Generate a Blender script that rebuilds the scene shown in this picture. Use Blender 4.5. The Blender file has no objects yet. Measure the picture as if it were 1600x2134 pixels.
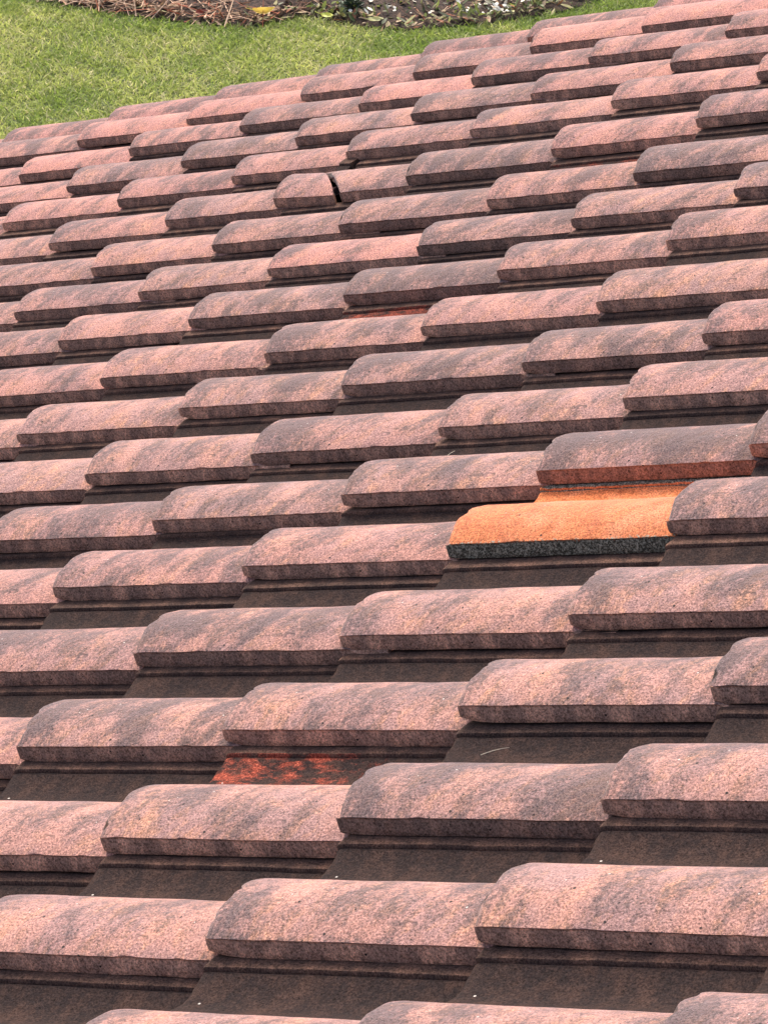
import bpy, math, random
import numpy as np
from mathutils import Vector, Matrix

# ------------------------------------------------------------------ camera, light, exposure
S = bpy.context.scene
COL = S.collection
PITCH = 0.3442                      # roof pitch, about 20 degrees
CP, SP = math.cos(PITCH), math.sin(PITCH)
def roof_to_world(x, y, z):         # x up the slope, y along the courses, z off the roof plane (metres)
    return Vector((CP * x - SP * z, y, SP * x + CP * z))

cam_d = bpy.data.cameras.new('camera')
cam = bpy.data.objects.new('camera', cam_d)
COL.objects.link(cam)
cam.location = (1.7402, -2.4748, 2.1377)
_r = Vector((0.877055, 0.480390, 0.0)); _u = Vector((-0.212544, 0.388046, 0.896797)); _f = Vector((-0.430812, 0.786541, -0.442442))
cam.rotation_euler = Matrix((_r, _u, -_f)).transposed().to_euler()
cam_d.sensor_fit = 'VERTICAL'
cam_d.sensor_height = 24.0
cam_d.lens = 24.0 * 7481.12 / 2134.0
cam_d.clip_start = 0.05
cam_d.clip_end = 500.0
S.camera = cam

SUN = roof_to_world(-0.30, 1.0, 1.75).normalized()      # towards the sun: behind the far verge, a little downslope
elev = math.asin(SUN.z)
world = bpy.data.worlds.new('World')
S.world = world
world.use_nodes = True
wn = world.node_tree
bg = wn.nodes['Background']
sky = wn.nodes.new('ShaderNodeTexSky')
sky.sky_type = 'NISHITA'
sky.sun_disc = False
sky.sun_elevation = elev
sky.sun_rotation = math.atan2(SUN.x, SUN.y)
sky.air_density = 1.0
sky.dust_density = 6.0
sky.ozone_density = 1.0
wn.links.new(sky.outputs[0], bg.inputs[0])
bg.inputs[1].default_value = 0.15

sd = bpy.data.lights.new('sun', 'SUN')
sd.energy = 1.5
sd.angle = math.radians(14)        # sun through bright haze: soft shadows
sd.color = (1.0, 0.93, 0.84)
sun = bpy.data.objects.new('sun', sd)
COL.objects.link(sun)
sun.location = (0, 0, 20)
sun.rotation_euler = SUN.to_track_quat('Z', 'Y').to_euler()

S.view_settings.view_transform = 'Standard'
S.view_settings.look = 'None'
S.view_settings.gamma = 1.0
S.view_settings.use_curve_mapping = False
S.view_settings.exposure = 1.05

# ------------------------------------------------------------------ helpers
E = 0.345            # tile exposure up the slope
W = 0.84796          # tile cover width, in exposures
ZG = -3.8623         # level of the lawn
rng = random.Random(7)
nrng = np.random.default_rng(11)

def new_mesh(name, verts, faces, smooth=False, sharp=None):
    me = bpy.data.meshes.new(name)
    me.from_pydata([tuple(v) for v in verts], [], faces)
    me.update()
    if smooth:
        me.shade_smooth()
        if sharp: me.set_sharp_from_angle(angle=math.radians(sharp))
    return me
def link(name, me, mat=None, parent=None):
    o = bpy.data.objects.new(name, me)
    COL.objects.link(o)
    if mat is not None and me is not None and not me.materials: me.materials.append(mat)
    if parent is not None: o.parent = parent
    return o
def tag(o, label=None, cat=None, group=None, kind=None):
    for k, v in (('label', label), ('category', cat), ('group', group), ('kind', kind)):
        if v: o[k] = v
    return o

class NT:
    """small helper to write node trees"""
    def __init__(s, name):
        s.m = bpy.data.materials.new(name); s.m.use_nodes = True
        s.t = s.m.node_tree; s.b = s.t.nodes['Principled BSDF']; s.out = s.t.nodes['Material Output']
    def n(s, typ, **kw):
        x = s.t.nodes.new(typ)
        for k, v in kw.items(): setattr(x, k, v)
        return x
    def put(s, sock, v):
        if isinstance(v, bpy.types.NodeSocket): s.t.links.new(v, sock)
        elif v is not None: sock.default_value = v
    def math(s, op, a, b=None, c=None, clamp=False):
        x = s.n('ShaderNodeMath', operation=op, use_clamp=clamp)
        s.put(x.inputs[0], a); s.put(x.inputs[1], b)
        if c is not None: s.put(x.inputs[2], c)
        return x.outputs[0]
    def ramp(s, v, lo, hi):
        x = s.n('ShaderNodeMapRange', interpolation_type='SMOOTHSTEP')
        s.put(x.inputs[0], v); s.put(x.inputs[1], lo); s.put(x.inputs[2], hi)
        return x.outputs[0]
    def mix(s, f, a, b, blend='MIX'):
        x = s.n('ShaderNodeMix', data_type='RGBA', blend_type=blend)
        s.put(x.inputs[0], f)
        s.put(x.inputs[6], (*a, 1) if isinstance(a, tuple) else a)
        s.put(x.inputs[7], (*b, 1) if isinstance(b, tuple) else b)
        return x.outputs[2]
    def noise(s, vec, scale, detail=3, rough=0.55, w=None, dist=0.0):
        x = s.n('ShaderNodeTexNoise', noise_dimensions='4D' if w is not None else '3D')
        s.put(x.inputs['Vector'], vec); x.inputs['Scale'].default_value = scale
        x.inputs['Detail'].default_value = detail; x.inputs['Roughness'].default_value = rough
        x.inputs['Distortion'].default_value = dist
        if w is not None: s.put(x.inputs['W'], w)
        return x.outputs['Fac']
    def mapping(s, vec, rot=(0, 0, 0), scale=(1, 1, 1), loc=(0, 0, 0)):
        x = s.n('ShaderNodeMapping'); s.put(x.inputs[0], vec)
        x.inputs[1].default_value = loc; x.inputs[2].default_value = rot; x.inputs[3].default_value = scale
        return x.outputs[0]
    def oattr(s, name):
        return s.n('ShaderNodeAttribute', attribute_type='OBJECT', attribute_name=name).outputs['Fac']
    def bump(s, h, dist, strength=1.0, normal=None):
        x = s.n('ShaderNodeBump'); s.put(x.inputs['Height'], h)
        x.inputs['Distance'].default_value = dist; x.inputs['Strength'].default_value = strength
        if normal is not None: s.put(x.inputs['Normal'], normal)
        return x.outputs[0]

def plain(name, col, rough=0.8, var=0.15, scale=8.0):
    k = NT(name)
    tc = k.n('ShaderNodeTexCoord').outputs['Object']
    f = k.noise(tc, scale, 5)
    c = k.mix(f, tuple(v * (1 - var) for v in col), tuple(min(1, v * (1 + var)) for v in col))
    k.put(k.b.inputs['Base Color'], c); k.b.inputs['Roughness'].default_value = rough
    return k.m

# ------------------------------------------------------------------ tile material: weathered sand-faced concrete
def tile_material():
    k = NT('weathered_tile')
    obj = k.n('ShaderNodeTexCoord').outputs['Object']
    rnd = k.n('ShaderNodeObjectInfo').outputs['Random']
    seed = k.math('MULTIPLY', rnd, 37.0)
    seed2 = k.math('MULTIPLY', rnd, 91.7)
    tint = k.oattr('tint'); grime = k.oattr('grime'); orange = k.oattr('orange'); red = k.oattr('red'); redx = k.oattr('red_end')
    sep = k.n('ShaderNodeSeparateXYZ'); k.put(sep.inputs[0], obj)
    x, y, z = sep.outputs
    # streaks lie slantwise across the roll
    vr = k.n('ShaderNodeVectorRotate', rotation_type='Z_AXIS'); k.put(vr.inputs['Vector'], obj)
    k.put(vr.inputs['Angle'], k.math('ADD', math.radians(-76), k.math('MULTIPLY', rnd, math.radians(38))))
    st = vr.outputs[0]
    st = k.mapping(st, scale=(8.0, 19.0, 13.0))
    big = k.noise(st, 1.0, 6, 0.66, w=seed, dist=0.25)
    st2 = k.mapping(st, scale=(2.6, 2.6, 2.6), loc=(3, 1, 2))
    med = k.noise(st2, 1.0, 5, 0.68, w=seed2, dist=0.3)
    blot = k.noise(k.mapping(obj, scale=(14, 14, 14)), 1.0, 4, 0.6, w=seed2)
    soot = k.noise(obj, 150.0, 4, 0.75)
    grain = k.noise(obj, 380.0, 3, 0.8)
    grain2 = k.noise(obj, 1100.0, 1, 0.5)
    # clean body
    c = k.mix(k.ramp(blot, 0.38, 0.62), (0.405, 0.208, 0.165), (0.312, 0.180, 0.162))
    c = k.mix(k.math('MULTIPLY', k.ramp(med, 0.47, 0.70), 0.95), c, (0.60, 0.290, 0.170))
    # per tile: greyer or pinker
    c = k.mix(k.math('MULTIPLY', k.ramp(tint, 0.0, 1.0), 0.5), c, (0.48, 0.195, 0.158))
    # dark biofilm streaks
    lim = k.math('SUBTRACT', 0.545, k.math('MULTIPLY', grime, 0.115))
    nose = k.math('MULTIPLY', k.math('SUBTRACT', 1.0, k.ramp(x, 0.0, 0.075)), 0.055)
    crest = k.math('ADD', z, k.math('MULTIPLY', x, 0.074))                        # the flat crest stays damp longest
    nose = k.math('ADD', nose, k.math('MULTIPLY', k.math('SUBTRACT', k.ramp(crest, 0.004, 0.020), 0.5), 0.034))
    nose = k.math('ADD', nose, k.math('MULTIPLY', k.math('SUBTRACT', soot, 0.5), 0.36))
    streak = k.ramp(k.math('ADD', nose, k.math('ADD', k.math('MULTIPLY', big, 0.62), k.math('MULTIPLY', med, 0.38))), k.math('SUBTRACT', lim, 0.06), k.math('ADD', lim, 0.115))
    c = k.mix(k.math('MULTIPLY', streak, 0.84), c, (0.080, 0.061, 0.063))
    # freshly set tile: raw orange body
    oc = k.mix(k.ramp(k.math('ADD', k.math('MULTIPLY', med, 0.55), k.math('MULTIPLY', soot, 0.45)), 0.46, 0.64), (0.54, 0.170, 0.066), (0.36, 0.098, 0.042))
    oc = k.mix(k.ramp(blot, 0.45, 0.65), oc, (0.58, 0.215, 0.105))
    c = k.mix(orange, c, oc)
    # sand grains, pits and pale specks
    g = k.n('ShaderNodeMapRange'); k.put(g.inputs[0], grain); g.inputs[1].default_value = 0.3; g.inputs[2].default_value = 0.7; g.inputs[3].default_value = 0.15; g.inputs[4].default_value = 2.0
    gv = k.n('ShaderNodeCombineColor')
    for i in range(3): k.put(gv.inputs[i], g.outputs[0])
    # lap edge and water channel: old brown-black dirt film, thinner and thicker in places
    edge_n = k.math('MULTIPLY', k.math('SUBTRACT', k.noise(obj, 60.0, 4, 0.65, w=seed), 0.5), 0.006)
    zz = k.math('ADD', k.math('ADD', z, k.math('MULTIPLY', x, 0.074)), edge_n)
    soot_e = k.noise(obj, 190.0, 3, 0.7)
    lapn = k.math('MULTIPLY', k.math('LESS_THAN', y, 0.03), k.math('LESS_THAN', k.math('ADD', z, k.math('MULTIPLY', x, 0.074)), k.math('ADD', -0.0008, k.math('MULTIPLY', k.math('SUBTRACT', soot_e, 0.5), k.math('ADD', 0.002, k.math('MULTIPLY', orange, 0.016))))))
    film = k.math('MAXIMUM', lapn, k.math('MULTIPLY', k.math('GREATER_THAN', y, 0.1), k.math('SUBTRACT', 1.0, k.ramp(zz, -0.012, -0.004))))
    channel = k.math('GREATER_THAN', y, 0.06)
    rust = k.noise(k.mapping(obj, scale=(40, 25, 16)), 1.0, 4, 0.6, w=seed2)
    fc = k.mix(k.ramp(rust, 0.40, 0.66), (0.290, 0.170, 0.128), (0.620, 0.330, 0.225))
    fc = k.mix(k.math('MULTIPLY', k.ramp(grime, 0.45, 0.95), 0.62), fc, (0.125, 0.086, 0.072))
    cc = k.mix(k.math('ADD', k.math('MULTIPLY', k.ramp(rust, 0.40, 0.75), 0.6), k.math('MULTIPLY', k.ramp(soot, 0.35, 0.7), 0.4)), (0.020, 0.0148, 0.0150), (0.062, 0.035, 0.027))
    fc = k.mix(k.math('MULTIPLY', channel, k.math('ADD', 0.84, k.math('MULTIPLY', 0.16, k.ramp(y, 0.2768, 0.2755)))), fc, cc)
    # red rubbed-bare patch of the channel on a few tiles
    rx = k.math('ADD', k.math('DIVIDE', x, E), k.math('MULTIPLY', k.math('SUBTRACT', rust, 0.5), 0.9))
    rm = k.math('MULTIPLY', k.math('SUBTRACT', 1.0, k.ramp(rx, k.math('SUBTRACT', redx, 0.07), k.math('ADD', redx, 0.07))), red)
    rm = k.math('MULTIPLY', rm, k.ramp(k.noise(k.mapping(obj, scale=(26, 60, 45)), 1.0, 6, 0.72, w=seed), 0.45, 0.62))
    rm = k.math('MULTIPLY', rm, k.math('LESS_THAN', y, 0.278))
    fc = k.mix(k.math('MULTIPLY', rm, channel), fc, k.mix(k.ramp(grain, 0.5, 0.75), (0.24, 0.050, 0.031), (0.42, 0.12, 0.07)))
    # the orange tile keeps orange in its channel and has a grey lichen lap edge
    near = k.math('LESS_THAN', y, 0.06)
    lich = k.mix(k.ramp(k.math('ADD', k.math('MULTIPLY', soot_e, 0.5), k.math('MULTIPLY', grain, 0.5)), 0.42, 0.64), (0.098, 0.086, 0.064), (0.265, 0.240, 0.185))
    of = k.mix(near, oc, lich)
    fc = k.mix(orange, fc, of)
    ribtop = k.math('MULTIPLY', k.math('GREATER_THAN', y, 0.2745), k.math('GREATER_THAN', zz, -0.0278))
    groove = k.math('MULTIPLY', k.math('GREATER_THAN', y, 0.2737), k.math('LESS_THAN', zz, -0.0308))
    rib = k.math('MULTIPLY', orange, k.math('MAXIMUM', ribtop, groove))
    fc = k.mix(rib, fc, lich)
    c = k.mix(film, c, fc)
    c = k.mix(1.0, c, gv.outputs[0], 'MULTIPLY')
    vor = k.n('ShaderNodeTexVoronoi', feature='F1'); k.put(vor.inputs['Vector'], obj); vor.inputs['Scale'].default_value = 120.0
    wv = k.n('ShaderNodeSeparateColor'); k.put(wv.inputs[0], vor.outputs['Color'])
    small = k.math('LESS_THAN', vor.outputs['Distance'], k.math('MULTIPLY', wv.outputs[1], 0.22))
    c = k.mix(k.math('MULTIPLY', small, k.math('GREATER_THAN', wv.outputs[0], 0.965)), c, (0.55, 0.50, 0.46))
    c = k.mix(k.math('MULTIPLY', small, k.math('LESS_THAN', wv.outputs[0], 0.17)), c, (0.030, 0.022, 0.020))
    k.put(k.b.inputs['Base Color'], c)
    k.b.inputs['Roughness'].default_value = 0.9
    k.put(k.b.inputs['Specular IOR Level'], k.math('SUBTRACT', 0.25, k.math('MULTIPLY', film, 0.17)))
    k.put(k.b.inputs['Sheen Weight'], k.math('MULTIPLY', k.math('SUBTRACT', 1.0, film), 0.34))         # sandy face; sheen added as a pale rim light along the crests
    k.b.inputs['Sheen Roughness'].default_value = 0.32
    h = k.math('ADD', k.math('MULTIPLY', grain, 0.7), k.math('MULTIPLY', grain2, 0.3))
    b1 = k.bump(h, 0.0022, 0.8)
    b2 = k.bump(k.noise(obj, 70.0, 3, 0.6), 0.004, 0.5, b1)
    k.put(k.b.inputs['Normal'], b2)
    return k.m
M_TILE = tile_material()

# ------------------------------------------------------------------ tile geometry
R_ARC = 0.353
def arc(y): return math.sqrt(max(0, R_ARC**2 - (y - 0.2)**2)) - (R_ARC - 0.062)
def top_profile():
    p = [(0.0, 0.0), (0.008, 0.0052)]
    for i in range(1, 17): p.append((0.40 * i / 16, arc(0.40 * i / 16)))
    y0, z0, y1, z1 = 0.40, arc(0.40), 0.648, -0.120
    m0, m1, d = -0.69, -0.05, 0.248
    for i in range(1, 8):
        t = i / 7
        h00, h10, h01, h11 = 2*t**3-3*t**2+1, t**3-2*t**2+t, -2*t**3+3*t**2, t**3-t**2
        p.append((y0 + d*t, h00*z0 + h10*d*m0 + h01*z1 + h11*d*m1))
    p += [(0.69, -0.118), (0.73, -0.110), (0.765, -0.1000), (0.793, -0.0910), (0.796, -0.0925), (0.8005, -0.0925),
          (0.8025, -0.0800), (0.8045, -0.0770), (0.817, -0.0740), (0.855, -0.0735), (0.90, -0.0735)]
    return p
def under_profile():
    return [(0.90, -0.106), (0.84, -0.125), (0.80, -0.145), (0.74, -0.170), (0.648, -0.188), (0.58, -0.180), (0.52, -0.150),
            (0.45, -0.095), (0.38, -0.046), (0.30, -0.016), (0.20, -0.004), (0.11, -0.018), (0.065, -0.048), (0.050, -0.066),
            (0.014, -0.071), (0.006, -0.068), (0.0035, -0.060), (0.0030, -0.030), (0.0045, -0.008)]
def verge_profile():                                    # rounded rake tile with a deep outer flange
    p = [(0.0, 0.0), (0.008, 0.0052)]
    for i in range(1, 15): p.append((0.38 * i / 14, arc(0.38 * i / 14)))
    p += [(0.42, -0.02), (0.445, -0.06), (0.455, -0.12), (0.457, -0.30), (0.455, -0.46)]
    u = [(0.41, -0.46), (0.405, -0.25), (0.395, -0.12), (0.36, -0.05), (0.28, -0.012), (0.2, -0.002), (0.11, -0.016), (0.06, -0.05), (0.012, -0.066), (0.002, -0.035)]
    return p, u
XS = [0.0, 0.006, 0.016, 0.030] + [0.05 + 0.0275 * i for i in range(35)] + [1.02, 1.06, 1.12, 1.2]
DROP = 0.074
def wob(seed, n):
    r = random.Random(seed)
    w = [(r.uniform(0.5, 1) * 0.7**i, r.uniform(3, 6) * 1.9**i, r.uniform(0, 6.28), r.uniform(-1, 1)) for i in range(n)]
    return lambda a, b=0.0: sum(A * math.sin(F * (a + D * b) + P) for A, F, P, D in w)
def tile_mesh(name, seed, x0=None, x1=None, profile=None, chip=1.0, rough_lo=0.0, rough_hi=0.0):
    """closed tile body; x0(y), x1(y) give its two ends along the slope, in exposures"""
    r = random.Random(seed)
    top, und = profile or (top_profile(), under_profile())
    ring = top + und; nt = len(top); n = len(ring)
    wn_, wz, we, wl = wob(seed + 1, 5), wob(seed + 2, 4), wob(seed + 3, 6), wob(seed + 4, 3)
    chips = [(r.uniform(0.0, 0.42), r.uniform(0.008, 0.03), r.uniform(0.004, 0.024)) for _ in range(r.randint(2, 6))]
    nicks = [(r.uniform(0.03, 1.0), r.uniform(0.012, 0.035), r.uniform(0.002, 0.006)) for _ in range(r.randint(1, 3))]
    full = x0 is None
    raise_ = r.uniform(0.004, 0.018)
    verts = []
    for i, s in enumerate(XS):
        for j, (y, z) in enumerate(ring):
            a = x0(y) if x0 else 0.0
            b = x1(y) if x1 else 1.2
            if full:
                x = s
                if i < 4:                                     # uneven, slightly rounded nose
                    fade = 1 - i / 4
                    x += fade * (0.0045 * wn_(y * 14) * chip)
                    if j < nt:
                        for cy, cw, cd in chips: x += fade * cd * math.exp(-((y - cy) / cw)**2)
            else:
                t = s / 1.2; x = a + (b - a) * t
            zz, yy = z, y
            if i < 4 and not (x0 and rough_lo == 0.0):
                k = (0.011, 0.005, 0.0015, 0)[i]
                zz += -k if j < nt else k * 0.4
                if y < 0.003: yy += k * 0.7
            if rough_lo and i < 2: x += rough_lo * wob(seed + 9, 5)(y * 10 + (0 if j < nt else 2))
            if rough_hi and i > len(XS) - 2: x += rough_hi * wob(seed + 8, 5)(y * 10 + (0 if j < nt else 2))
            zz += 0.0013 * wz(x * 1.3, y * 4)
            if y < 0.0046 and z > -0.062: yy += 0.0004 * we(x * 4) - 0.0004
            if (y, z) == ring[0] or (y, z) == ring[-1]:
                for nx, nw, nd in nicks: yy += nd * math.exp(-((x - nx) / nw)**2); zz += 0.4 * nd * math.exp(-((x - nx) / nw)**2) * (j == 0)
            if j >= nt and y < 0.07 and z < -0.045: zz += raise_ * math.exp(-((x / 0.05)**2)) + 0.0006 * wl(x * 2.5)
            if full or x1(0) > 1.1:                            # rebated head under the next course
                zz -= 0.022 * min(1, max(0, (x - 1.02) / 0.025)) * (j < nt)
            verts.append((x * E, yy * E, (zz - DROP * x) * E))
    faces = []
    m = len(XS)
    for i in range(m - 1):
        for j in range(n):
            a, b = i * n + j, i * n + (j + 1) % n
            faces.append((a, b, b + n, a + n))
    faces.append(tuple(range(n - 1, -1, -1)))
    faces.append(tuple((m - 1) * n + j for j in range(n)))
    return new_mesh(name, verts, faces, True, 30)

# ------------------------------------------------------------------ house with its roof
house = tag(bpy.data.objects.new('house', None), 'house roof of weathered pink and grey barrel tiles sloping down towards the lawn', 'house')
COL.objects.link(house)
house.location = (0, 2.0, ZG)
house.empty_display_size = 0.3
HX, HY = house.location.x, house.location.y
K0, K1, J0, J1 = -14, 3, -1, 17
Y_END = (J1 * W + 0.90) * E
def slab(name, x0, x1, y0, y1, z0, z1, mat):
    v = [roof_to_world(x, y, z) - house.location for x in (x0, x1) for y in (y0, y1) for z in (z0, z1)]
    f = [(0, 1, 3, 2), (4, 6, 7, 5), (0, 4, 5, 1), (2, 3, 7, 6), (0, 2, 6, 4), (1, 5, 7, 3)]
    return link(name, new_mesh(name, v, f), mat, house)
M_DECK = plain('roofing_felt', (0.045, 0.042, 0.04), 0.95, 0.3, 20)
M_WOOD = plain('painted_timber', (0.62, 0.58, 0.50), 0.6, 0.06, 5)
M_WALL = plain('cream_render', (0.58, 0.50, 0.38), 0.9, 0.08, 12)
slab('roof_deck', (K0 - 0.05) * E, (K1 + 1.2) * E, (J0 * W - 0.06) * E, Y_END, -0.155, -0.115, M_DECK)
slab('bargeboard', (K0 - 0.1) * E, (K1 + 1.2) * E, Y_END + 0.002, Y_END + 0.024, -0.30, -0.075, M_WOOD)
slab('fascia_board', (K0 - 0.15) * E, (K0 - 0.055) * E, (J0 * W - 0.06) * E, Y_END, -0.31, -0.115, M_WOOD)
# walls under the deck: a prism whose top follows the slope
xa, xb = (K0 + 1.2) * E, (K1 + 1.1) * E
ya, yb = (J0 * W + 0.1) * E, Y_END - 0.25
def wall_prism():
    v = []
    for xr in (xa, xb):
        p = roof_to_world(xr, 0, -0.16)
        for yy in (ya, yb):
            v += [(p.x - HX, yy - HY, 0.0), (p.x - HX, yy - HY, p.z - ZG)]
    f = [(0, 1, 3, 2), (4, 6, 7, 5), (0, 4, 5, 1), (2, 3, 7, 6), (0, 2, 6, 4), (1, 5, 7, 3)]
    return new_mesh('wall', v, f)
link('wall', wall_prism(), M_WALL, house)

# measured lay of the tiles: small slips along the slope and height of each (in exposures)
COURSE = {-10: -0.029, -9: 0.023, -8: 0.056, -7: 0.044, -6: -0.012, -5: -0.075, -4: -0.026, -3: -0.031, -2: 0.004, -1: 0.0, 0: 0.02, 1: 0.026}
COLUMN = {1: 0.001, 2: 0.001, 3: 0.006, 4: 0.004, 5: 0.024, 6: -0.01, 7: -0.008, 8: -0.006, 9: -0.023, 10: -0.007, 11: -0.004, 12: -0.017, 13: 0.002, 14: 0.031, 15: 0.017, 16: 0.006, 17: -0.017}
LAY = {(0,1):(.026,.043),(1,1):(.024,.042),(-1,2):(.006,.019),(0,2):(.012,.035),(1,2):(.034,.036),(-2,3):(.013,.027),(-1,3):(-.013,.023),(0,3):(.019,.037),(1,3):(.021,.028),
(-2,4):(.002,.03),(-1,4):(.001,.012),(0,4):(.024,.005),(-3,5):(-.036,.033),(-2,5):(-.013,.03),(-1,5):(.005,.02),(0,5):(.026,.013),(-3,6):(-.043,.008),(-2,6):(.005,.013),(-1,6):(.002,.009),(0,6):(.015,.005),
(-4,7):(-.032,0),(-3,7):(-.037,-.014),(-2,7):(.021,-.012),(-1,7):(.001,.007),(-5,8):(-.088,-.003),(-4,8):(-.018,.009),(-3,8):(-.022,0),(-2,8):(.017,-.019),(-1,8):(-.006,-.009),
(-5,9):(-.107,-.004),(-4,9):(-.014,-.009),(-3,9):(-.024,0),(-2,9):(.008,-.014),(-6,10):(-.012,.011),(-5,10):(-.072,.01),(-4,10):(-.023,.001),(-3,10):(-.037,-.002),(-2,10):(-.007,.009),
(-7,11):(.044,.009),(-6,11):(-.01,.001),(-5,11):(-.06,.005),(-4,11):(-.033,-.011),(-3,11):(-.018,-.008),(-2,11):(-.01,.001),(-7,12):(.051,-.002),(-6,12):(-.002,.003),(-5,12):(-.071,-.012),(-4,12):(-.029,-.022),(-3,12):(-.04,-.019),
(-8,13):(.093,.001),(-7,13):(.058,.011),(-6,13):(-.059,.014),(-5,13):(-.078,.007),(-4,13):(-.033,.006),(-3,13):(-.034,.03),(-9,14):(.052,.004),(-8,14):(.066,.014),(-7,14):(.037,.021),(-6,14):(-.033,.04),(-5,14):(-.084,.029),(-4,14):(-.04,.038),(-3,14):(-.022,.043),
(-9,15):(.026,-.005),(-8,15):(.062,.015),(-7,15):(.04,.025),(-6,15):(-.006,.029),(-5,15):(-.076,.006),(-4,15):(-.03,.028),(-10,16):(-.031,-.02),(-9,16):(.025,.011),(-8,16):(.033,.012),(-7,16):(.059,-.001),(-6,16):(.006,.021),(-5,16):(-.07,.001),(-4,16):(-.029,-.007),
(-10,17):(-.045,-.014),(-9,17):(-.001,-.023),(-8,17):(.049,-.018),(-7,17):(.039,-.022),(-6,17):(.03,-.009),(-5,17):(-.068,-.025)}
def sag(k, j):
    x = min(max(k, -11), 2) / 6.0; y = (min(max(j, 0), 17) - 9) / 9.0
    return 0.0131*x*x - 0.0021*x*y + 0.0338*y*y + 0.0063*x**3 - 0.0110*x*x*y + 0.0024*x*y*y - 0.0267*y**3
def lay(k, j):
    if (k, j) in LAY:
        dx, dz = LAY[(k, j)]
    else:
        near = [(abs(a - k) + 2 * abs(b - j), v) for (a, b), v in LAY.items() if abs(a - k) <= 2 and abs(b - j) <= 1]
        dx = COURSE.get(k, 0.0)
        if near:
            near.sort(key=lambda q: q[0]); dz = near[0][1][1]
            if k not in COURSE: dx = near[0][1][0]
        else: dz = sag(k, j)
    return dx, COLUMN.get(j, 0.0), dz

# how each tile has weathered, where the photograph shows it: (grime, tint)
LOOK = {(0,2):(.9,0),(1,3):(.7,.1),(-2,3):(.7,0),(-1,4):(.35,.2),(-1,6):(1.,0),(0,6):(.75,0),(-2,6):(.55,.1),(-3,6):(.6,.1),(-2,8):(.8,0),(-3,8):(.75,0),(-4,8):(.5,.1),(-1,8):(.35,.5),(-4,10):(.9,0),(-5,10):(.75,0),
(-5,11):(.2,.8),(-4,11):(.85,0),(-3,11):(.6,0),(-2,11):(.7,0),(-5,12):(.8,0),(-6,12):(.6,.3),(-4,12):(.4,.4),(-3,12):(.8,0),(-6,13):(.5,.2),(-7,13):(.7,.2),(-8,13):(.5,.5),(-5,13):(.85,0),(-4,13):(.4,.6),
(-10,16):(.2,.9),(-10,17):(.1,1.),(-9,17):(.1,1.),(-8,17):(.4,.5),(-9,16):(.5,.6),(-7,16):(.1,1.),(-7,17):(.6,.3),(-6,17):(.1,.8),(-5,17):(.1,.8),(-8,15):(.8,.1),(-9,15):(.7,.3),(-9,14):(.3,.7),(-7,15):(.6,.2),(-6,15):(.7,.1),
(0,1):(.45,.2),(1,1):(.35,.1),(1,2):(.6,.1),(0,3):(.5,.1),(-1,3):(.5,.2),(0,4):(.45,.1),(-1,7):(.3,.3),(-2,7):(.45,.2),(0,5):(.7,0)}
RED = {(-1,2):(.95,.60),(-4,9):(.8,1.3),(-4,12):(.45,1.3)}

PARTS = [tile_mesh('roof_tile', 100 + i * 13) for i in range(10)]
for me in PARTS: me.materials.append(M_TILE)
tilt = Matrix.Rotation(-PITCH, 4, 'Y')
def set_tile(o, x, y, z, yaw=0.0, roll=0.0):
    o.location = roof_to_world(x * E, y * E, z * E) - house.location
    o.rotation_euler = (tilt @ Matrix.Rotation(yaw, 4, 'Z') @ Matrix.Rotation(roll, 4, 'X')).to_euler()

CRACK = lambda y: 0.450 - 0.45 * min(max(y, 0), 0.4) - 1.1 * min(max(y, 0), 0.4)**2 + 0.006 * math.sin(y * 30)
def in_reach(k, j):
    # leave out tiles that lie well outside the picture
    p = roof_to_world((k + .6) * E, (j * W + .4) * E, 0) - cam.location
    d = p.dot(_f)
    return d > 0 and abs(p.dot(_r) / d) < 0.185 and abs(p.dot(_u) / d) < 0.215
proto = None
for j in range(J0, J1 + 1):
    for k in range(K0, K1 + 1):
        if not in_reach(k, j): continue
        dx, dy, dz = lay(k, j)
        yaw, roll = rng.gauss(0, 0.004), rng.gauss(0, 0.005)
        roll += math.atan((lay(k, j + 1)[2] - dz) / W) if j < J1 else 0.0      # each tile follows the sag of the deck
        X, Y = k + dx, j * W + dy * 1.0
        if (k, j) == (-6, 13):
            a = tile_mesh('roof_tile', 555, x0=lambda y: CRACK(y) + 0.030, x1=lambda y: 1.2, rough_lo=0.0025)
            b = tile_mesh('broken_piece', 556, x0=lambda y: 0.0, x1=lambda y: CRACK(y), rough_hi=0.002)
            a.materials.append(M_TILE); b.materials.append(M_TILE)
            o = link('roof_tile', a, None, house); set_tile(o, X, Y, dz, 0, roll)
            tag(o, 'roof tile cracked right across, its lower piece slipped and tilted')
            p = link('broken_piece', b, None, o)
            p.location = (-0.003, -0.002, 0.003); p.rotation_euler = (0.01, 0.035, -0.02)
            o['grime'], o['tint'] = .5, .2; p['grime'], p['tint'] = .35, .4
            continue
        me = PARTS[rng.randrange(len(PARTS))]
        if proto is None:
            o = link('roof_tile', me, None, house); proto = o
        else:
            o = proto.copy(); o.data = me; COL.objects.link(o); o.parent = house
            for q in ('orange', 'red', 'red_end', 'label'):
                if q in o: del o[q]
        set_tile(o, X, Y, dz, yaw, roll)
        g, t = LOOK.get((k, j), (rng.uniform(.2, .75), rng.uniform(0, .5) + (.35 if j > 13 else 0)))
        o['grime'], o['tint'] = float(g), float(min(t, 1))
        o['red'], o['red_end'] = (float(v) for v in RED.get((k, j), (0.0, 0.5)))
        o['orange'] = 0.0
        if (k, j) == (-1, 5):
            o['orange'] = 1.0; o['label'] = 'bright orange replacement roof tile with a dark grey lap edge'
        if (k, j) == (-1, 2): o['label'] = 'roof tile with a bare red patch in its channel'

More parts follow.
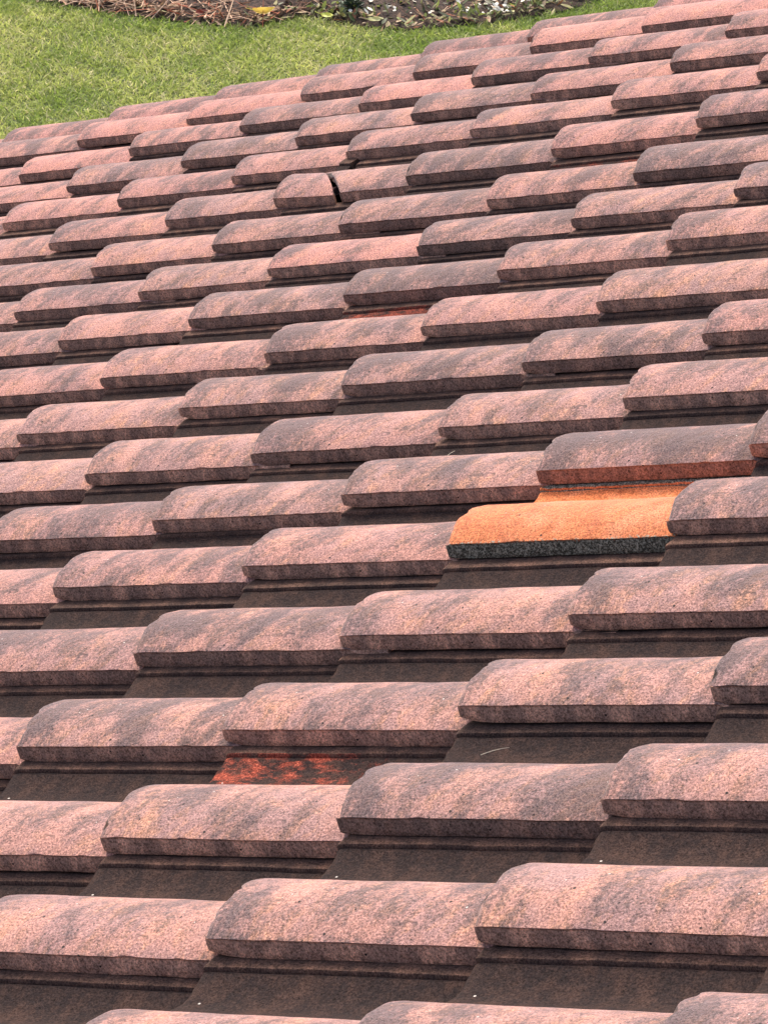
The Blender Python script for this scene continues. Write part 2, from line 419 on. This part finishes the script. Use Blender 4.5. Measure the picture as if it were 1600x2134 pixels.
# verge tiles along the far rake
vp = verge_profile()
VP = [tile_mesh('verge_tile', 900 + i * 7, profile=vp, chip=1.4) for i in range(4)]
for me in VP: me.materials.append(M_TILE)
VX = {-10: -0.03, -9: -0.02, -8: -0.08, -7: -0.12, -6: -0.2, -5: -0.17}
for k in range(-14, -1):
    o = bpy.data.objects.new('verge_tile', VP[k % 4]); COL.objects.link(o); o.parent = house
    _, dy, dz = lay(max(min(k, -5), -10), J1)
    set_tile(o, k + VX.get(k, -0.1), J1 * W + 0.375 + rng.gauss(0, .006), dz + 0.004 + rng.gauss(0, .004), rng.gauss(0, .006), rng.gauss(0, .01))
    o['grime'], o['tint'] = rng.choice([.8, .6, .75]), rng.choice([.6, .9, .8])

# ------------------------------------------------------------------ lawn and garden bed
GA = Vector((0.8771, 0.4804, 0)); GB = Vector((-0.4804, 0.8771, 0)); G0 = Vector((-7.0, 13.2, ZG))
def G(a, b, h=0.0): return G0 + GA * a + GB * b + Vector((0, 0, h))
BED = [(-2.9, 1.05), (-2.083, .61), (-1.751, .364), (-1.512, .244), (-1.251, .124), (-.865, -.033), (-.563, -.088), (-.40, .0), (-.30, .09), (-.20, .06), (-.14, .006), (.036, -.096), (.26, -.15), (.385, -.111),
       (.636, -.049), (.839, .045), (1.096, .172), (1.255, .324), (1.42, .528), (1.6, .9), (1.35, 1.7), (.4, 2.2), (-1.2, 2.25), (-2.5, 2.1), (-3.1, 1.6)]
BP = np.array(BED)
def inside_bed(a, b):
    """vectorised point in polygon"""
    r = np.zeros(len(a), bool); n = len(BP)
    for i in range(n):
        x1, y1 = BP[i]; x2, y2 = BP[(i + 1) % n]
        c = ((y1 > b) != (y2 > b)) & (a < (x2 - x1) * (b - y1) / (y2 - y1 + 1e-12) + x1)
        r ^= c
    return r

def lawn_material():
    k = NT('lawn_soil_and_thatch')
    tc = k.n('ShaderNodeTexCoord').outputs['Object']
    f = k.noise(tc, 3.0, 5, 0.6); g = k.noise(tc, 60.0, 4, 0.7)
    c = k.mix(f, (0.080, 0.120, 0.030), (0.135, 0.165, 0.050))
    c = k.mix(k.ramp(g, 0.45, 0.7), c, (0.065, 0.075, 0.030))
    k.put(k.b.inputs['Base Color'], c); k.b.inputs['Roughness'].default_value = 0.95
    k.put(k.b.inputs['Normal'], k.bump(g, 0.03))
    return k.m
lawn = link('lawn', new_mesh('lawn', [(-150, -150, 0), (150, -150, 0), (150, 150, 0), (-150, 150, 0)], [(0, 1, 2, 3)]), lawn_material())
lawn.location = (0, 0, ZG)
tag(lawn, kind='structure')

def bed_mesh():
    v = [(0.0, 0.0, 0.0)]; c = BP.mean(0); v = []; f = []
    n = len(BP); rings = 8
    for r_ in range(rings):
        t = r_ / rings
        for p in BP:
            q = p * (1 - t) + c * t
            h = 0.006 + 0.055 * min(1, t * 3) + nrng.normal(0, 0.004) * (r_ > 0)
            w = G(q[0], q[1], h) - G0
            v.append(w)
    v.append(G(c[0], c[1], 0.06) - G0)
    for r_ in range(rings - 1):
        for i in range(n):
            a, b = r_ * n + i, r_ * n + (i + 1) % n
            f.append((a, b, b + n, a + n))
    for i in range(n): f.append(((rings - 1) * n + i, (rings - 1) * n + (i + 1) % n, rings * n))
    return new_mesh('garden_bed', v, f, True)
def soil_material():
    k = NT('bed_soil')
    tc = k.n('ShaderNodeTexCoord').outputs['Object']
    g = k.noise(tc, 40.0, 5, 0.7)
    k.put(k.b.inputs['Base Color'], k.mix(k.ramp(g, 0.35, 0.7), (0.022, 0.013, 0.010), (0.11, 0.062, 0.042)))
    k.b.inputs['Roughness'].default_value = 0.95
    k.put(k.b.inputs['Normal'], k.bump(g, 0.03))
    return k.m
bed = link('garden_bed', bed_mesh(), soil_material()); bed.location = G0
tag(bed, kind='structure')

def strip_cloud(name, P, D, L, Wd, bend, colours, segs=3, mat=None, lift=None):
    """many small bent strips in one mesh. P base points (n,3), D unit directions (n,3), bend (n,3) added along the length"""
    n = len(P)
    up = np.array([0, 0, 1.0])
    side = np.cross(D, up + nrng.normal(0, .35, (n, 3)))
    side /= np.linalg.norm(side, axis=1)[:, None] + 1e-9
    rows = []
    for i in range(segs + 1):
        t = i / segs
        mid = P + D * (L * t)[:, None] + bend * (t * t)
        wv = Wd * (1 - 0.92 * t**1.6) if lift is None else Wd * lift(t)
        rows += [mid - side * (wv / 2)[:, None], mid + side * (wv / 2)[:, None]]
    V = np.stack(rows, 1).reshape(-1, 3)
    m = 2 * (segs + 1)
    base = (np.arange(n) * m)[:, None, None]
    q = np.array([[2*i, 2*i+1, 2*i+3, 2*i+2] for i in range(segs)])[None]
    F = (base + q).reshape(-1, 4)
    me = bpy.data.meshes.new(name)
    me.vertices.add(len(V)); me.vertices.foreach_set('co', V.astype(np.float32).ravel())
    me.loops.add(F.size); me.loops.foreach_set('vertex_index', F.astype(np.int32).ravel())
    me.polygons.add(len(F)); me.polygons.foreach_set('loop_start', np.arange(0, F.size, 4, dtype=np.int32))
    me.update(calc_edges=True)
    at = me.attributes.new('shade', 'FLOAT_COLOR', 'FACE')
    c4 = np.concatenate([np.repeat(colours, segs, 0), np.ones((n * segs, 1))], 1)
    at.data.foreach_set('color', c4.astype(np.float32).ravel())
    me.shade_smooth()
    return link(name, me, mat)

def leafy(name, trans=0.45, rough=0.5):
    k = NT(name)
    at = k.n('ShaderNodeAttribute', attribute_name='shade').outputs['Color']
    k.put(k.b.inputs['Base Color'], at); k.b.inputs['Roughness'].default_value = rough
    k.b.inputs['Specular IOR Level'].default_value = 0.35
    if trans:
        tr = k.n('ShaderNodeBsdfTranslucent'); k.put(tr.inputs[0], at)
        mx = k.n('ShaderNodeMixShader'); mx.inputs[0].default_value = trans
        k.t.links.new(k.b.outputs[0], mx.inputs[1]); k.t.links.new(tr.outputs[0], mx.inputs[2])
        k.t.links.new(mx.outputs[0], k.out.inputs[0])
    return k.m
M_GRASS = leafy('grass_blade', 0.5)
M_LITTER = leafy('dry_litter', 0.1, 0.8)
M_LEAFY = leafy('green_leaf', 0.35)

def vnoise(a, b, s, seed):
    r = np.random.default_rng(seed); o = np.zeros(len(a))
    for i in range(7):
        th = r.uniform(0, 6.28); f = s * r.uniform(.6, 1.8)
        o += np.sin(f * (a * math.cos(th) + b * math.sin(th)) + r.uniform(0, 6.28))
    return o / 7**.5
# grass
n = 270000
a = nrng.uniform(-3.2, 2.9, n); b = nrng.uniform(-3.0, 1.6, n)
n2 = 210000                                    # thinner, broader-bladed turf round about
a2 = nrng.normal(-.2, 3.6, n2); b2 = nrng.normal(-.6, 3.2, n2)
far = (a2 < -3.2) | (a2 > 2.9) | (b2 < -3.0) | (b2 > 1.6)
outer = np.concatenate([np.zeros(n, bool), np.ones(far.sum(), bool)])
a = np.concatenate([a, a2[far]]); b = np.concatenate([b, b2[far]]); n = len(a)
keep = ~inside_bed(a, b + 0.03 + 0.03 * nrng.normal(size=n))
a, b, outer = a[keep], b[keep], outer[keep]; n = len(a)
dry = vnoise(a, b, 4.0, 1) * 0.5 + vnoise(a, b, 13.0, 2) * 0.35 - 0.65 * np.clip(b + 0.8, -1.6, 1.2)      # turf yellower and paler away from the bed
dry = dry + 1.5 * np.exp(-(((a + .2) / .16)**2 + ((b + 1.08) / .14)**2)) + 1.2 * np.exp(-(((a + 1.66) / .07)**2 + ((b - .03) / .08)**2))
th = nrng.uniform(0, 6.283, n); lean = np.abs(nrng.normal(0, .55, n)) + .15
D = np.stack([np.cos(th) * np.sin(lean), np.sin(th) * np.sin(lean), np.cos(lean)], 1)
L = nrng.uniform(.022, .055, n) * (1 + .12 * np.clip(b + .5, -1, 1))
bend = np.stack([np.cos(th), np.sin(th), np.full(n, -.7)], 1) * (L * nrng.uniform(.1, .7, n))[:, None]
P = np.stack([G0.x + GA.x * a + GB.x * b, G0.y + GA.y * a + GB.y * b, np.full(n, ZG)], 1)
u = nrng.uniform(0, 1, n)[:, None]
ca = np.array([.23, .32, .058]); cb = np.array([.58, .60, .18]); cd = np.array([.66, .60, .33])
w = np.clip(dry * .5 + .5 + nrng.normal(0, .22, n), 0, 1)[:, None]
C = ca * (1 - w) + cb * w
dd = (nrng.uniform(0, 1, n) < np.clip(.16 + .18 * dry, .03, .5))[:, None]
C = np.where(dd, cd * (.6 + .6 * u), C * (.6 + .75 * u))
grass = strip_cloud('grass', P, D, L, nrng.uniform(.0036, .0075, n) * np.where(outer, 1.7, 1.0), bend, C, 3, M_GRASS)
tag(grass, kind='stuff')

# pine straw on the left of the bed
def scatter_bed(n, a0, a1, b0, b1):
    a = nrng.uniform(a0, a1, n); b = nrng.uniform(b0, b1, n)
    m = inside_bed(a, b); return a[m], b[m]
def bed_h(a, b): return 0.015 + 0.035 * np.clip(np.hypot(0, b + .1) * 1.2, 0, 1)
a, b = scatter_bed(15000, -3.0, 0.6, -.2, 2.2)
keep = nrng.uniform(0, 1, len(a)) < 1 / (1 + np.exp((a + .42 - .12 * (b > .2)) * 9)) + .06
a, b = a[keep], b[keep]; n = len(a)
th = nrng.uniform(0, 6.283, n); tl = nrng.normal(.12, .22, n)
D = np.stack([np.cos(th) * np.cos(tl), np.sin(th) * np.cos(tl), np.sin(tl)], 1)
L = nrng.uniform(.07, .24, n)
P = np.stack([G0.x + GA.x * a + GB.x * b, G0.y + GA.y * a + GB.y * b, ZG + bed_h(a, b) + nrng.uniform(-.004, .03, n)], 1) - D * (L / 2)[:, None]
P[:, 2] = np.maximum(P[:, 2], ZG + .012)
pick = nrng.choice(4, n, p=[.46, .24, .18, .12])
pal = np.array([[.58, .39, .26], [.40, .23, .14], [.13, .065, .04], [.36, .11, .055]])
C = pal[pick] * nrng.uniform(.65, 1.3, (n, 1))
straw = strip_cloud('mulch', P, D, L, nrng.uniform(.004, .010, n), nrng.normal(0, .015, (n, 3)), np.clip(C, 0, .9), 2, M_LITTER, lift=lambda t: 1 - .5 * t)
tag(straw, kind='stuff')
# broad dead leaves and bark flakes through the whole bed
a, b = scatter_bed(9000, -3.0, 1.6, -.2, 2.2); n = len(a)
th = nrng.uniform(0, 6.283, n); tl = nrng.normal(.15, .3, n)
D = np.stack([np.cos(th) * np.cos(tl), np.sin(th) * np.cos(tl), np.sin(tl)], 1)
L = nrng.uniform(.03, .08, n)
P = np.stack([G0.x + GA.x * a + GB.x * b, G0.y + GA.y * a + GB.y * b, ZG + bed_h(a, b) + nrng.uniform(0, .02, n)], 1)
pal = np.array([[.27, .17, .10], [.13, .085, .052], [.32, .13, .07], [.46, .34, .21], [.38, .34, .16]])
C = pal[nrng.choice(5, n, p=[.3, .25, .13, .18, .14])] * nrng.uniform(.6, 1.3, (n, 1))
litter = strip_cloud('leaf_litter', P, D, L, nrng.uniform(.012, .03, n), nrng.normal(0, .012, (n, 3)), C, 3, M_LITTER, lift=lambda t: .25 + 1.6 * t * (1 - t) * 1.6)
tag(litter, kind='stuff')
# low green ground cover on the right of the bed
a, b = scatter_bed(16000, -1.0, 1.6, -.2, 2.2)
clump = vnoise(a, b, 9.0, 5)
keep = nrng.uniform(0, 1, len(a)) < np.clip(.35 + .35 * clump, .05, .9) / (1 + np.exp(-(a + .33) * 9))
a, b = a[keep], b[keep]; n = len(a)
th = nrng.uniform(0, 6.283, n); tl = nrng.uniform(.0, 1.0, n)
D = np.stack([np.cos(th) * np.cos(tl), np.sin(th) * np.cos(tl), np.sin(tl)], 1)
L = nrng.uniform(.02, .055, n)
P = np.stack([G0.x + GA.x * a + GB.x * b, G0.y + GA.y * a + GB.y * b, ZG + bed_h(a, b) + nrng.uniform(0, .035, n)], 1)
pal = np.array([[.14, .175, .065], [.22, .26, .065], [.15, .165, .095], [.36, .35, .14]])
C = pal[nrng.choice(4, n, p=[.35, .3, .2, .15])] * nrng.uniform(.6, 1.3, (n, 1))
cover = strip_cloud('ground_cover', P, D, L, nrng.uniform(.012, .026, n), nrng.normal(0, .012, (n, 3)), C, 3, M_LEAFY, lift=lambda t: .25 + 1.6 * t * (1 - t) * 1.6)
tag(cover, kind='stuff')
# pale fallen petals among it
a, b = scatter_bed(2600, -.5, 1.6, -.2, 2.2)
keep = nrng.uniform(0, 1, len(a)) < np.clip(.30 + .3 * vnoise(a, b, 7.0, 8), .05, .9) / (1 + np.exp(-(a + .1) * 10))
a, b = a[keep], b[keep]
a = np.concatenate([a, .715 + nrng.normal(0, .05, 26)]); b = np.concatenate([b, .045 + nrng.normal(0, .03, 26)]); n = len(a)
th = nrng.uniform(0, 6.283, n); tl = nrng.normal(.3, .3, n)
D = np.stack([np.cos(th) * np.cos(tl), np.sin(th) * np.cos(tl), np.sin(tl)], 1)
P = np.stack([G0.x + GA.x * a + GB.x * b, G0.y + GA.y * a + GB.y * b, ZG + bed_h(a, b) + nrng.uniform(.025, .05, n)], 1)
C = np.array([[.82, .78, .66]]) * nrng.uniform(.75, 1.1, (n, 1))
petals = strip_cloud('petals', P, D, nrng.uniform(.014, .040, n), nrng.uniform(.012, .026, n), nrng.normal(0, .006, (n, 3)), C, 3, M_LITTER, lift=lambda t: .3 + 2.6 * t * (1 - t))
tag(petals, kind='stuff')

# single fallen leaves at the edge of the lawn
def leaf_material(name, c1, c2, spot):
    k = NT(name)
    tc = k.n('ShaderNodeTexCoord').outputs['Object']
    g = k.noise(tc, 28.0, 4, 0.6); s = k.noise(tc, 55.0, 3, 0.6)
    c = k.mix(k.ramp(g, 0.4, 0.62), c1, c2)
    c = k.mix(k.ramp(s, 0.60, 0.70), c, spot)
    tr = k.n('ShaderNodeBsdfTranslucent'); k.put(tr.inputs[0], c); k.put(k.b.inputs['Base Color'], c)
    k.b.inputs['Roughness'].default_value = 0.5
    mx = k.n('ShaderNodeMixShader'); mx.inputs[0].default_value = 0.3
    k.t.links.new(k.b.outputs[0], mx.inputs[1]); k.t.links.new(tr.outputs[0], mx.inputs[2]); k.t.links.new(mx.outputs[0], k.out.inputs[0])
    return k.m
def leaf(label, a, b, h, length, width, rot, curl, fold, mat, tilt_=0.0):
    v, f = [], []
    NX, NY = 12, 6
    for i in range(NX + 1):
        t = i / NX
        wd = width * (math.sin(math.pi * min(1, t * 0.96 + 0.03)) ** 0.75) * (1 - 0.25 * t) / 2
        for q in range(NY + 1):
            s = q / NY * 2 - 1
            yy = s * wd
            v.append(((t - .5) * length, yy * math.cos(fold * abs(s)), curl * length * (t - .45)**2 + abs(yy) * math.sin(fold) + .002 * math.sin(9 * t + 3 * s)))
    for i in range(NX):
        for q in range(NY):
            p = i * (NY + 1) + q
            f.append((p, p + 1, p + NY + 2, p + NY + 1))
    root = link('fallen_leaf', new_mesh('fallen_leaf', v, f, True), mat)
    sv, sf = [], []
    for i in range(5):
        t = i / 4
        for q in range(4):
            an = q * math.pi / 2; rr = .0016 + .0008 * t
            sv.append((-.5 * length - .035 * t, rr * math.cos(an) + .008 * t * t, curl * length * .2 + .004 * t + rr * math.sin(an)))
    for i in range(4):
        for q in range(4): sf.append((i*4 + q, i*4 + (q+1) % 4, i*4 + 4 + (q+1) % 4, i*4 + 4 + q))
    link('leaf_stalk', new_mesh('leaf_stalk', sv, sf, True), mat, root)
    root.location = G(a, b, h); root.rotation_euler = (tilt_, 0.0, rot)
    return tag(root, label, 'leaf', 'fallen leaves along the bed edge')
ML1 = leaf_material('yellow_brown_leaf', (.85, .60, .10), (.88, .70, .20), (.34, .13, .03))
ML2 = leaf_material('lime_leaf', (.68, .68, .10), (.60, .66, .14), (.45, .40, .08))
ML3 = leaf_material('pale_yellow_leaf', (.74, .70, .28), (.76, .74, .36), (.55, .48, .16))
ML4 = leaf_material('salmon_leaf', (.62, .24, .13), (.55, .19, .10), (.32, .10, .05))
ML5 = leaf_material('tan_leaf', (.50, .24, .10), (.58, .32, .15), (.2, .08, .04))
ML6 = leaf_material('dark_red_leaf', (.20, .035, .022), (.26, .055, .03), (.10, .02, .015))
leaf('large curled yellow leaf with a brown patch lying in grass beside the straw', -.49, -.03, .06, .118, .066, .55, 1.4, .8, ML1, .65)
leaf('lime yellow leaf lying at the bed edge left of the leafy plant', -.158, -.015, .04, .075, .038, .1, .5, .35, ML2, .6)
leaf('flat pale yellow leaf lying at the bed edge below the white petals', .093, -.075, .04, .085, .036, .55, .3, .25, ML3, .6)
leaf('salmon pink leaf lying far back in the bed near the top edge', .569, .335, .075, .06, .042, .9, .8, .5, ML4, .6)
leaf('orange tan leaf lying on the bed edge near the roof verge', 1.129, .235, .055, .065, .038, .2, .9, .6, ML5, .6)
leaf('dark red leaf lying in the straw beside the grass', -.818, .02, .045, .07, .04, 1.0, .7, .5, ML6, .6)
leaf('dark red leaf lying deep in the straw near the top edge', -.602, .31, .085, .08, .045, .3, .6, .4, ML6, .6)

# one leafy plant standing in the bed
plant = bpy.data.objects.new('small_plant', None); COL.objects.link(plant); plant.location = G(-.028, .10, .03); plant.empty_display_size = .05
tag(plant, 'small blue-green leafy plant standing in the bed beside the lime leaf', 'plant')
k_ = NT('blue_green_leaf'); k_.b.inputs['Roughness'].default_value = 0.5
k_.put(k_.b.inputs['Base Color'], k_.mix(k_.n('ShaderNodeObjectInfo').outputs['Random'], (.075, .115, .075), (.145, .19, .125)))
lv, lf = [], []
for i in range(6):
    t = i / 5; wd = .019 * math.sin(math.pi * (t * .93 + .04)) ** .8
    for s in (-1, 0, 1): lv.append((t * .062, s * wd, .012 * math.sin(t * 2.4) + .005 * abs(s)))
for i in range(5):
    for q in range(2): lf.append((i*3 + q, i*3 + q + 1, i*3 + q + 4, i*3 + q + 3))
LM = new_mesh('leaf', lv, lf, True); LM.materials.append(k_.m)
sv = [(.003 * math.cos(q), .003 * math.sin(q), z_) for z_ in (-.02, .06) for q in (0, 2.09, 4.19)]
link('stem', new_mesh('stem', sv, [(0, 1, 4, 3), (1, 2, 5, 4), (2, 0, 3, 5), (3, 4, 5)]), k_.m, plant)
for i in range(34):
    o = bpy.data.objects.new('leaf', LM); COL.objects.link(o); o.parent = plant
    an = i * 2.4; h = .005 + .055 * (i / 34); rr = .006 + .022 * rng.random()
    o.location = (rr * math.cos(an), rr * math.sin(an), h)
    o.rotation_euler = (rng.gauss(0, .3), -.25 - .6 * rng.random() * (i / 34), an)
    sc_ = rng.uniform(.7, 1.15); o.scale = (sc_, sc_, sc_)

# two pale needles caught in the channels of the roof
M_NEEDLE = plain('dry_needle', (.60, .52, .40), 0.7, 0.2, 60)
def needle(label, k, j, p0, p1):
    dx, dy, dz = lay(k, j)
    def at(x, y):
        prof = top_profile(); i = max(q for q in range(len(prof) - 1) if prof[q][0] <= y)
        (ya_, za_), (yb_, zb_) = prof[i], prof[i + 1]
        z = za_ + (zb_ - za_) * (y - ya_) / (yb_ - ya_)
        rl = math.atan((lay(k, j + 1)[2] - dz) / W)
        return roof_to_world((k + dx + x) * E, (j * W + dy + y) * E, (dz + z - DROP * x + y * rl + 0.014) * E)
    a, b = at(*p0), at(*p1)
    d = (b - a); s1 = d.cross(Vector((0, 0, 1))).normalized(); s2 = s1.cross(d).normalized()
    v, f = [], []
    for i in range(7):
        t = i / 6; r_ = .00055 * (1 - .6 * t); c = a + d * t + s2 * (.0012 * math.sin(math.pi * t)) + s1 * (.002 * t * t) - a
        for q in range(5): v.append(c + s1 * (r_ * math.cos(q * 1.2566)) + s2 * (r_ * math.sin(q * 1.2566)))
    for i in range(6):
        for q in range(5): f.append((i*5 + q, i*5 + (q+1) % 5, i*5 + 5 + (q+1) % 5, i*5 + 5 + q))
    f += [(4, 3, 2, 1, 0), tuple(range(30, 35))]
    o = link('dry_needle', new_mesh('dry_needle', v, f, True), M_NEEDLE); o.location = a
    tag(o, label, 'pine needle', 'dry needles on the roof')
needle('thin pale needle lying in a dark channel right of the red bare patch', 0, 2, (.165, .675), (.255, .725))
needle('short pale needle lying in a channel above and left of the orange tile', -2, 6, (.105, .70), (.125, .765))
